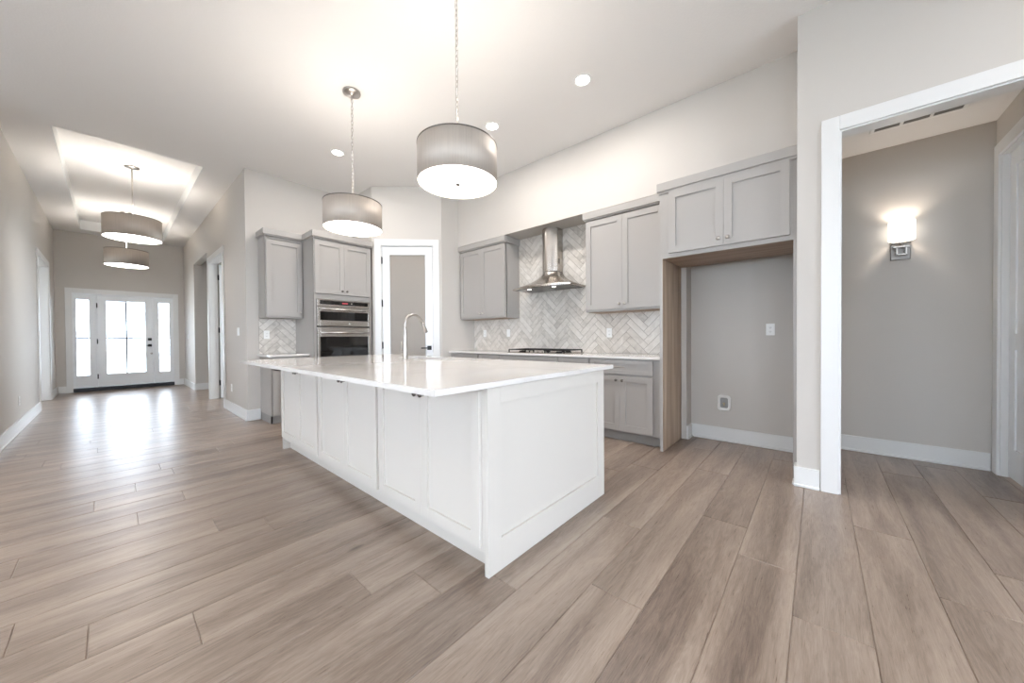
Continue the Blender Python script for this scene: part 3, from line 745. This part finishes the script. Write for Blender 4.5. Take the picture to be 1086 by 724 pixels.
# ------------------------------------------------------------------ oven wall cabinets (front faces -Y)
def ovenwall():
    t = thing('wall_cabinet', 'single-door grey wall cabinet left of the ovens above the small tile patch', 'cabinet', (1.369, 5.59, 1.415), 0)
    wd, d, h = .458, YO-.013-5.59, 1.095
    carcass(t, wd, d, 0, h, M['gray'], lf=.03, rf=.03)
    a = shaker(t, .012, wd-.012, .022, h-.04, M['gray']); knob(a, wd-.045, .08, -.021)
    c = MB(); c.box(-.008, wd-.001, -.030, d, h+.001, h+.02, .002); c.box(-.028, wd-.001, -.05, d, h+.018, h+.095, .003); c.build('crown', M['gray'], t)
    # oven tower
    t = thing('oven_cabinet', 'tall grey oven cabinet beside the pantry door holding the wall ovens', 'cabinet', (1.829, 5.188, 0), 0)
    wd, d = 2.645-1.829, YO-.003-5.188
    c = MB(); c.box(0, .018, 0, d, .1, 2.5); c.box(wd-.018, wd, 0, d, .1, 2.5); c.box(.018, wd-.018, d-.01, d, .1, 2.5)
    for z in (.1, .45, 1.725, 2.482): c.box(.018, wd-.018, 0, d-.01, z, z+.018)
    for a, b, e, f in ((0, .03, .1, 2.5), (wd-.03, wd, .1, 2.5), (.03, wd-.03, 1.676, 1.742), (.03, wd-.03, .44, .485), (.03, wd-.03, .1, .13), (.03, wd-.03, 2.47, 2.5)):
        c.box(a, b, -.0005, .019, e, f, .001)
    c.build('body', M['gray'], t)
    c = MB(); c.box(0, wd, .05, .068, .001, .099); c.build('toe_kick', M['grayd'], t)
    xm = 2.235-1.829
    a = shaker(t, .012, xm, 1.748, 2.478, M['gray']); knob(a, xm-.033, 1.80, -.021, M['nickd'])
    a = shaker(t, xm, wd-.012, 1.748, 2.478, M['gray']); knob(a, xm+.033, 1.80, -.021, M['nickd'])
    a = shaker(t, .012, wd-.012, .125, .432, M['gray'], 'drawer'); pull(a, wd/2, .36, -.021)
    c = MB(); c.box(0, wd+.008, -.030, d-.0, 2.501, 2.52, .002); c.box(0, wd+.010, -.05, d-.0, 2.518, 2.60, .003); c.box(-.026, .002, -.05, .34, 2.518, 2.60, .003); c.box(-.008, .002, -.03, .34, 2.501, 2.52); c.build('crown', M['gray'], t)
    # ovens
    t = thing('wall_oven', 'stainless double wall oven with microwave above, set in the grey tall cabinet', 'oven', (1.862, 5.186, 0), 0)
    ow = .75
    c = MB(); c.box(.005, ow-.005, .002, .50, .492, 1.670); c.build('housing', M['nickd'], t)
    c = MB(); c.box(0, ow, -.024, -.001, 1.575, 1.668, .003); cp = c.build('control_panel', M['steel'], t)
    c = MB(); c.box(.035, ow-.035, -.0265, -.0242, 1.600, 1.655, .001); c.build('display_glass', M['dglass'], cp)
    c = MB(); c.box(.335, .415, -.0275, -.0268, 1.618, 1.636); c.build('clock_display', M['redled'], cp)
    c = MB(); c.lathe([(0, -.030), (.008, -.030), (.009, -.0268), (0, -.0268)], (.47, 0, 1.628), 'Y', 16); c.build('knob', M['nickel'], cp)
    for zb, zt, wz0, wz1, hz in ((1.300, 1.566, 1.378, 1.500, 1.532), (.50, 1.280, .72, 1.150, 1.205)):
        c = MB(); x0_, x1_ = .035, ow-.035
        c.box(0, x0_, -.030, -.001, zb, zt, .003); c.box(x1_, ow, -.030, -.001, zb, zt, .003)
        c.box(x0_, x1_, -.030, -.001, zb, wz0, .003); c.box(x0_, x1_, -.030, -.001, wz1, zt, .003)
        dd = c.build('oven_door', M['steel'], t)
        c = MB(); c.box(x0_-.001, x1_+.001, -.027, -.010, wz0-.001, wz1+.001, .001); c.build('window', M['dglass'], dd)
        c = MB(); c.tube([(.03, -.072, hz), (ow-.03, -.072, hz)], .013, 14)
        for xx in (.06, ow-.06): c.box(xx-.01, xx+.01, -.070, -.029, hz-.008, hz+.008, .002)
        c.build('handle', M['steel'], dd)
        if zb > 1:
            c = MB(); c.lathe([(0, -.0325), (.012, -.0325), (.013, -.0302), (0, -.0302)], (ow*.58, 0, 1.335), 'Y', 20); c.build('badge', M['nickel'], dd)
    c = MB(); c.box(.0, ow, -.012, -.001, 1.283, 1.297, .001); c.build('spacer', M['slot'], t)
    # small base
    t = thing('base_cabinet', 'narrow grey base cabinet between the hall corner and the ovens', 'cabinet', (1.378, 5.381, 0), 0)
    wd, d = .446, YO-.004-5.381
    carcass(t, wd, d, .105, .883, M['gray'])
    c = MB(); c.box(0, .018, .05, d, .001, .104); c.box(.0, wd, .05, .068, .001, .104); c.build('toe_kick', M['grayd'], t)
    a = shaker(t, .012, wd-.012, .722, .872, M['gray'], 'drawer', .04); pull(a, wd/2, .80, -.021)
    a = shaker(t, .012, wd-.012, .122, .702, M['gray']); knob(a, wd-.05, .657, -.021, M['nickd'])
    slab('countertop', 1.345, 1.826, 5.345, YO-.013, .886, CT, M['quartz'], 'short white quartz countertop left of the ovens')
ovenwall()

# ------------------------------------------------------------------ island
IX, IXB = 1.142, 2.296
def island_cabinet(yl, yr, label, lf=.02, rf=.02):
    wd = yl - yr - .001
    t = thing('island_cabinet', label, 'cabinet', (IX, yl, 0), -PI/2, 'white island cabinets')
    carcass(t, wd, .40, .105, .883, M['isl'], lf=lf, rf=rf)
    c = MB(); c.box(0, wd, .062, .080, .001, .104); c.build('toe_kick', M['isl'], t)
    x0, x1 = .014, wd-.014; xm = (x0+x1)/2; z0, z1 = .136, .868
    for a0, a1, kx in ((x0, xm, xm-.028), (xm, x1, xm+.028)):
        a = shaker(t, a0, a1, z0, z1, M['isl'], rail=.06); knob(a, kx, .812, -.021, M['nickd'])
island_cabinet(4.090, 3.135, 'white island cabinet at the far end nearest the hall')
island_cabinet(3.133, 2.143, 'middle white island cabinet of three facing the room')
island_cabinet(2.141, 1.176, 'white island cabinet at the near end beside the large end panel', rf=.022)
def work_side(y0, y1, label, drawers=False):
    wd = y1 - y0 - .001
    t = thing('island_cabinet', label, 'cabinet', (IXB, y0, 0), PI/2)
    carcass(t, wd, IXB-IX-.404, .105, .883, M['isl'], top=False)
    c = MB(); c.box(0, wd, .062, .080, .001, .104); c.build('toe_kick', M['isl'], t)
    x0, x1 = .010, wd-.010; xm = (x0+x1)/2
    if drawers:
        for z0, z1 in ((.69, .868), (.42, .68), (.136, .41)):
            dr = shaker(t, x0, x1, z0, z1, M['isl'], 'drawer', .05); pull(dr, wd/2, (z0+z1)/2, -.021)
    else:
        for a0, a1, kx in ((x0, xm, xm-.028), (xm, x1, xm+.028)):
            a = shaker(t, a0, a1, .136, .868, M['isl'], rail=.06); knob(a, kx, .80, -.021, M['nickd'])
work_side(1.176, 2.06, 'white island drawer cabinet on the cooktop side near end', True)
work_side(2.061, 2.66, 'white island cabinet on the cooktop side between the drawers and the sink')
work_side(2.661, 3.56, 'white island sink base cabinet on the cooktop side under the sink')
work_side(3.561, 4.09, 'white island cabinet on the cooktop side far end')
def end_panel(y, sgn, label):
    """decorative frame panel; sgn -1 faces -Y"""
    t = thing('end_panel', label, 'cabinet panel', (1.139, y, 0), 0)
    wd = 2.301-1.139
    c = MB(); c.box(0, wd, 0, .012, .001, .884); c.build('back_board', M['isl'], t)
    c = MB()
    f0, f1 = (-.013, -.0003) if sgn < 0 else (.0123, .024)
    c.box(0, .088, f0, f1, .001, .884, .0007); c.box(wd-.088, wd, f0, f1, .001, .884, .0007)
    c.box(.088, wd-.088, f0, f1, .001, .155, .0007); c.box(.088, wd-.088, f0, f1, .805, .884, .0007); c.build('frame', M['isl'], t)
end_panel(1.162, -1, 'large white framed end panel on the near end of the island')
end_panel(4.093, 1, 'white framed end panel on the far end of the island')
SINK = (2.02, 2.42, 2.78, 3.42)
slab('countertop', .833, 2.423, 1.135, 4.27, .888, CT, M['quartz'], 'large white quartz island countertop with overhang and sink cutout', (SINK[0], SINK[1], SINK[2], SINK[3], .05)) if False else None
slab('countertop', .833, 2.423, 1.135, 4.27, .888, CT, M['quartz'], 'large white quartz island countertop with overhang and sink cutout', (SINK[0], 2.27, SINK[2], SINK[3], .05))
SINK = (SINK[0], 2.27, SINK[2], SINK[3])
t = thing('kitchen_sink', 'undermount stainless sink in the island countertop beside the faucet', 'sink', ((SINK[0]+SINK[1])/2, (SINK[2]+SINK[3])/2, .886))
hx, hy = (SINK[1]-SINK[0])/2+.004, (SINK[3]-SINK[2])/2+.004
c = MB(); b = c.bm
def rr(hx, hy, r, z):
    out = []
    for cx, cy, a0 in ((hx-r, hy-r, 0), (-hx+r, hy-r, 90), (-hx+r, -hy+r, 180), (hx-r, -hy+r, 270)):
        for k in range(7):
            a = math.radians(a0+15*k); out.append(b.verts.new((cx+r*math.cos(a), cy+r*math.sin(a), z)))
    return out
rings = [rr(hx+.012, hy+.02, .06, 0), rr(hx, hy, .05, 0), rr(hx-.004, hy-.004, .05, -.17), rr(hx-.02, hy-.02, .04, -.19), rr(.03, .03, .0299, -.195)]
for A, B in zip(rings, rings[1:]):
    for i in range(28): c._face([A[i], A[(i+1) % 28], B[(i+1) % 28], B[i]], True)
c._face(rings[-1])
c.build('basin', M['sinkm'], t)
c = MB(); c.lathe([(0, -.192), (.036, -.192), (.04, -.1935), (.04, -.1945), (0, -.1945)], n=24); c.build('drain', M['nickd'], t)
# faucet
fx, fy = 1.93, 3.10
t = thing('kitchen_faucet', 'tall brushed nickel gooseneck faucet standing on the island', 'faucet', (fx, fy, CT+.0005))
c = MB(); c.lathe([(0, 0), (.028, 0), (.028, .006), (.0255, .012), (.0215, .10), (.0165, .20), (.0128, .30), (.0118, .315), (0, .315)], n=28); c.build('body', M['nickel'], t)
path = [(0, 0, .30), (0, 0, .325)]; ra = .098
for k in range(0, 15):
    a = math.radians(180 - k*11.2); path.append((ra+ra*math.cos(a), 0, .345+ra*math.sin(a)))
e = Vector(path[-1]); dr = (Vector(path[-1])-Vector(path[-2])).normalized()
path.append(tuple(e+dr*.03))
c = MB(); c.tube(path, .0118, 16); c.build('spout', M['nickel'], t)
e = Vector(path[-1]); c = MB(); c.tube([e-dr*.002, e+dr*.01, e+dr*.075, e+dr*.10], [.013, .0145, .0175, .016], 18); c.build('spray_head', M['nickel'], t)
e2 = e+dr*.1005; c = MB(); c.tube([e2-dr*.004, e2+dr*.003], .0145, 16); c.build('spray_nozzle', M['slot'], t)
c = MB(); c.tube([(0, .018, .065), (0, .062, .065)], .0135, 16); c.tube([(0, .058, .066), (0, .062, .11), (0, .070, .172)], [.008, .007, .006], 10); c.build('lever', M['nickel'], t)

# ------------------------------------------------------------------ pendants
def add_light(name, kind, loc, power, size=.1, parent=None, rot=(0, 0, 0), spread=None, col=WARM):
    ld = bpy.data.lights.new(name, kind); ld.energy = power; ld.color = col
    if kind == 'AREA':
        ld.shape = 'DISK'; ld.size = size
        if spread: ld.spread = spread
    else: ld.shadow_soft_size = size
    o = bpy.data.objects.new(name, ld); COL.objects.link(o); o.location = loc; o.rotation_euler = rot
    if parent: o.parent = parent
    return o
def drum(name, label, x, y, zc, zb, zt, r, chain, power, grp, rx=1.):
    t = thing(name, label, 'pendant light', (x, y, zc-.0015), 0, grp)
    Z = lambda z: z - zc + .0015
    c = MB(); c.lathe([(0, 0), (.078, 0), (.080, -.006), (.078, -.014), (.05, -.022), (.018, -.026), (.010, -.034), (0, -.034)], n=32); c.build('canopy', M['nickel'], t)
    c = MB()
    top = -.034; end = Z(zt)+.035
    if chain:
        L = top - end; n = int(round(L/.034)); st = L/n
        for k in range(n):
            zc_ = top - st*(k+.5); pts = []
            for q in range(14):
                a = 2*PI*q/14; u, v = .0095*math.cos(a), (st*.5+.0055)*math.sin(a)
                pts.append((u, .0, zc_+v) if k % 2 else (0, u, zc_+v))
            c.tube(pts, .0022, 6, closed=True)
        c.build('chain', M['nickel'], t)
        c = MB(); c.tube([(.006*math.sin(k*.9), .004*math.cos(k*.7), top-L*k/60) for k in range(61)], .0018, 6); c.build('cord', M['plate'], t)
    else:
        c.tube([(0, 0, top+.004), (0, 0, end)], .0075, 14); c.build('rod', M['nickel'], t)
    c = MB(); c.lathe([(0, .036), (.012, .036), (.02, .028), (.02, .004), (.03, 0), (0, 0)], (0, 0, Z(zt)), n=24)
    for k in range(3):
        a = 2*PI*k/3+.4; c.tube([(0, 0, Z(zt)-.004), ((r-.004)*math.cos(a), (r-.004)*math.sin(a), Z(zt)-.004)], .003, 8)
    c.tube([(0, 0, Z(zt)), (0, 0, Z(zb)+.0)], .006, 10)
    c.build('harp', M['nickel'], t)
    c = MB(); A, B = Z(zb), Z(zt)
    c.lathe([(r-.004, A), (r, A), (r, B), (r-.004, B), (r-.004, A)], n=72); c.build('shade', M['shadem'], t)
    c = MB(); c.lathe([(r-.0045, B-.001), (r-.0045, A+.002)], n=72); c.build('lining', M['shadein'], t)
    for zz, nm in ((B, 'top_ring'),):
        c = MB(); c.lathe([(r-.005, zz-.004), (r+.0015, zz-.004), (r+.0015, zz+.004), (r-.005, zz+.004), (r-.005, zz-.004)], n=72); c.build(nm, M['nickd'], t)
    c = MB(); c.lathe([(0, A+.014), (r-.006, A+.014), (r-.006, A+.004), (r*.9, A+.002), (0, A-.000)], n=72); c.build('diffuser', M['diff'] if chain else M['diffh'], t)['label'] = 'glowing white diffuser'
    c = MB(); c.lathe([(0, 0), (.014, -.002), (.016, -.006), (.005, -.012), (0, -.014)], (0, 0, A), n=16)
    c.tube([(.024*.66*math.cos(q*2*PI/18), -.024*.75*math.cos(q*2*PI/18), A-.037+.024*math.sin(q*2*PI/18)) for q in range(18)], .0034, 6, closed=True); c.build('finial', M['nickd'], t)
    add_light('bulb_light', 'POINT', (0, 0, (A+B)/2+.01), power, .09, t)
    return t
g = 'brushed drum pendants hanging over the island'
drum('pendant_light', 'large silver drum pendant on a chain over the near end of the island', 1.539, 1.816, ZC, 2.148, 2.388, .263, True, W_PEND, g)
drum('pendant_light', 'silver drum pendant on a chain over the far end of the island', 1.539, 3.348, ZC, 2.163, 2.403, .259, True, W_PEND, g)
g = 'drum pendants in the entry hall tray ceiling'
drum('pendant_light', 'silver drum pendant in the entry hall, nearer the kitchen and larger in view', .236, 7.60, ZT, 2.61, 2.90, .305, False, W_HALL, g)
drum('pendant_light', 'lower-looking silver drum pendant in the entry hall close to the front door', .23, 10.37, ZT, 2.60, 2.90, .305, False, W_HALL, g)

# ------------------------------------------------------------------ recessed lights
def can(x, y, label, seen=True):
    t = thing('recessed_light', label, 'ceiling light', (x, y, ZC-.0008), 0, 'recessed ceiling lights')
    c = MB(); c.lathe([(.062, -.001), (.066, -.004), (.082, -.003), (.086, 0), (.062, 0), (.062, -.001)], n=40); c.build('trim_ring', M['plate'], t)
    c = MB(); c.lathe([(0, -.0022), (.061, -.0022), (.0615, -.0002), (0, -.0002)], n=40); c.build('lens', M['can'], t)['label'] = 'bright round lens'
    add_light('downlight', 'AREA', (0, 0, -.004), W_CAN, .12, t, spread=PI)
can(2.868, 1.627, 'glowing recessed ceiling light nearest the fridge surround')
can(2.818, 2.733, 'glowing recessed ceiling light partly behind the near pendant shade')
can(1.913, 4.572, 'glowing recessed ceiling light beside the far pendant chain')
for x, y in ((-1.2, 4.2), (-3.4, 4.2), (-1.2, .4), (-3.4, .4), (2.2, -1.6), (-.4, -3.2)):  # unseen lamps, added for the light they contribute
    can(x, y, 'added recessed ceiling light in the unseen great room behind the camera')

# ------------------------------------------------------------------ wall sconce
sx_, sy__, sz = XH, -.555, 1.885
t = thing('wall_sconce', 'polished wall sconce with white shade lit on the side hall wall', 'wall light', (XH-.001, sy__, sz), -PI/2)
c = MB(); c.box(-.062, .062, -.022, 0, -.088, .088, .003); c.build('backplate', M['nickd'], t)
c = MB()
for a in (-.028, .028): c.box(a-.005, a+.005, -.075, -.022, -.03, -.02, .001); c.box(a-.005, a+.005, -.085, -.072, -.055, .02, .001)
c.box(-.05, .05, -.085, -.072, .012, .024, .001); c.box(-.035, .035, -.085, -.072, -.055, -.045, .001); c.box(-.062, .062, -.1, -.03, .05, .058, .001); c.tube([(0, -.075, .02), (0, -.075, .09)], .01, 12)
c.build('arm', M['nickel'], t)
c = MB(); pts = []
prof = [(1.0, .075), (1.0, .245)]
for z0_, z1_ in ((.075, .245),):
    n_ = 48; A = []; B = []; A2 = []; B2 = []
    for i in range(n_):
        a = 2*PI*i/n_
        for L_, zz, k_ in ((A, z0_, 1), (B, z1_, 1), (A2, z0_, .97), (B2, z1_, .97)):
            L_.append(c.bm.verts.new((.082*k_*math.cos(a), -.075+.062*k_*math.sin(a), zz)))
    for i in range(n_):
        j = (i+1) % n_
        c._face([A[i], A[j], B[j], B[i]], True); c._face([A2[j], A2[i], B2[i], B2[j]], True)
        c._face([B[i], B[j], B2[j], B2[i]]); c._face([A[j], A[i], A2[i], A2[j]])
c.build('shade', M['sshade'], t)['label'] = 'glowing white oval shade'
add_light('sconce_light', 'POINT', (0, -.075, .16), W_SCONCE, .03, t, col=(1, .88, .76))

# ------------------------------------------------------------------ return air grille in the side hall ceiling
t = thing('air_vent', 'white slotted air return grille in the side hall ceiling', 'vent', (4.235, -.585, ZH-.0005))
c = MB(); x0, x1, y0, y1 = -.075, .075, -.26, .26
segs = [(-.235, -.09), (-.07, .07), (.09, .235)]
c.box(x0, -.045, y0, y1, -.008, 0, .002); c.box(.045, x1, y0, y1, -.008, 0, .002)
ys = [y0] + [v for s in segs for v in s] + [y1]
for a, b in zip(ys[::2], ys[1::2]): c.box(-.045, .045, a, b, -.008, 0, .001)
c.build('frame', M['plate'], t)
for a, b in segs:
    c = MB()
    for k in range(6): c.box(-.043+.0155*k, -.036+.0155*k, a, b, -.006, -.001)
    c.box(-.045, .045, a, b, -.0009, -.0001); c.build('slats', M['slotl'], t)

# ------------------------------------------------------------------ outlets and switches
def plate(label, loc, rz, kind='outlet', gang=1, cat=None):
    t = thing('wall_outlet' if kind == 'outlet' else 'light_switch', label, 'outlet' if kind == 'outlet' else 'light switch', loc, rz)
    w_ = .07 + .046*(gang-1)
    c = MB(); c.box(-w_/2, w_/2, -.006, -.0005, -.0575, .0575, .002); c.build('cover_plate', M['plate'], t)
    for k in range(gang):
        cx = (k-(gang-1)/2)*.046
        if kind == 'outlet':
            for zz in (.02, -.02):
                c = MB(); c.box(cx-.016, cx+.016, -.0085, -.0058, zz-.014, zz+.014, .002); rc = c.build('receptacle', M['plate'], t)
                c = MB(); c.box(cx-.008, cx-.0055, -.0088, -.0084, zz-.003, zz+.006); c.box(cx+.0055, cx+.008, -.0088, -.0084, zz-.003, zz+.006); c.box(cx-.002, cx+.002, -.0088, -.0084, zz-.011, zz-.007)
                c.build('slots', M['slot'], rc)
        else:
            c = MB(); c.box(cx-.016, cx+.016, -.0095, -.0058, -.033, .033, .002); c.build('rocker', M['plate'], t)
    return t
plate('white outlet high on the empty fridge alcove wall', (XA, .359, 1.18), -PI/2)
plate('white outlet on the herringbone tile nearest the pantry', (XK-.011, 4.177, 1.19), -PI/2)
plate('white switch plate on the herringbone tile left of the cooktop', (XK-.011, 3.65, 1.19), -PI/2, 'switch')
plate('white outlet on the herringbone tile below the right wall cabinet', (XK-.011, 1.966, 1.17), -PI/2)
plate('white outlet on the small tile patch left of the ovens', (1.455, YO-.011, 1.185), 0)
plate('upper white light switch near the kitchen corner on the hall wall', (XR, 6.38, 1.235), -PI/2, 'switch', 2)
plate('white outlet low on the right hall wall near the kitchen corner', (XR, 6.87, .37), -PI/2)
plate('white outlet low on the left hall wall', (XL, 7.56, .37), PI/2)
plate('white light switch beside the front door on the right hall wall', (XR, 11.45, 1.2), -PI/2, 'switch')
# refrigerator water box
t = thing('water_outlet_box', 'white recessed water supply box low on the fridge alcove wall', 'water box', (XA, .757, .407), -PI/2)
def rrect(hx, hy, r, y):
    out = []
    for cx, cy, a0 in ((hx-r, hy-r, 0), (-hx+r, hy-r, 90), (-hx+r, -hy+r, 180), (hx-r, -hy+r, 270)):
        for k in range(6):
            a = math.radians(a0+18*k); out.append((cx+r*math.cos(a), y, cy+r*math.sin(a)))
    return out
c = MB()
R_ = [[c.bm.verts.new(p) for p in rrect(*q)] for q in ((.062, .082, .03, -.0005), (.062, .082, .03, -.008), (.056, .076, .028, -.011), (.038, .055, .014, -.011), (.036, .053, .014, -.002))]
for A, B in zip(R_, R_[1:]):
    for i in range(24): c._face([A[i], A[(i+1) % 24], B[(i+1) % 24], B[i]], True)
c.build('frame', M['plate'], t)
c = MB(); vs = [c.bm.verts.new(p) for p in rrect(.037, .054, .014, -.0022)]; c._face(vs); c.build('recess_back', M['slotl'], t)
c = MB(); c.tube([(0, -.004, -.03), (0, -.006, .005)], .007, 12); c.tube([(-.012, -.009, -.004), (.012, -.009, -.004)], .005, 10); c.build('valve', M['copper'], t)

# ------------------------------------------------------------------ outdoors past the front door
c = MB(); c.box(-60, 60, -60, 120, -.35, -.30); o = struct('ground', c, M['lawn'])
c = MB(); c.box(-2.5, 3.5, YF+T, YF+3.2, -.29, -.02, .01); o = struct('porch_slab', c, M['concrete'])
c = MB(); c.box(-12, 16, 26, 33, -.299, -.28); struct('road', c, M['concrete'])
def house(x, y, w_, label):
    t = thing('house', label, 'house', (x, y, -.3))
    c = MB(); c.box(0, w_, 0, 9, 0, 3.1); c.build('wall', M['siding'], t)
    c = MB(); pr = [(-.5, -.5), (w_+.5, -.5), (w_+.5, 9.5), (-.5, 9.5)]
    lo = [c.bm.verts.new((a, b, 3.1)) for a, b in pr]; hi = [c.bm.verts.new((2.5, 4.5, 5.6)), c.bm.verts.new((w_-2.5, 4.5, 5.6))]
    c._face(lo[::-1]); c._face([lo[0], lo[1], hi[1], hi[0]]); c._face([lo[2], lo[3], hi[0], hi[1]]); c._face([lo[1], lo[2], hi[1]]); c._face([lo[3], lo[0], hi[0]]); c.build('roof', M['roof'], t)
    c = MB(); c.box(1, 5.6, -.05, -.01, 0, 2.3, .01)
    for k in range(4): c.box(1.05, 5.55, -.07, -.05, .05+k*.57, .55+k*.57, .01)
    c.build('garage_door', M['trim'], t)
    for a in (7.2, 9.6):
        c = MB(); c.box(a, a+1.2, -.06, -.01, .9, 2.3); f = c.build('window', M['trim'], t); c = MB(); c.box(a+.08, a+1.12, -.075, -.061, .98, 2.22); c.build('pane', M['roof'], f)
house(-9.5, 44, 12, 'pale grey house across the street seen through the left glass of the front door')
house(5.5, 44, 12, 'pale grey house across the street seen through the right glass of the front door')
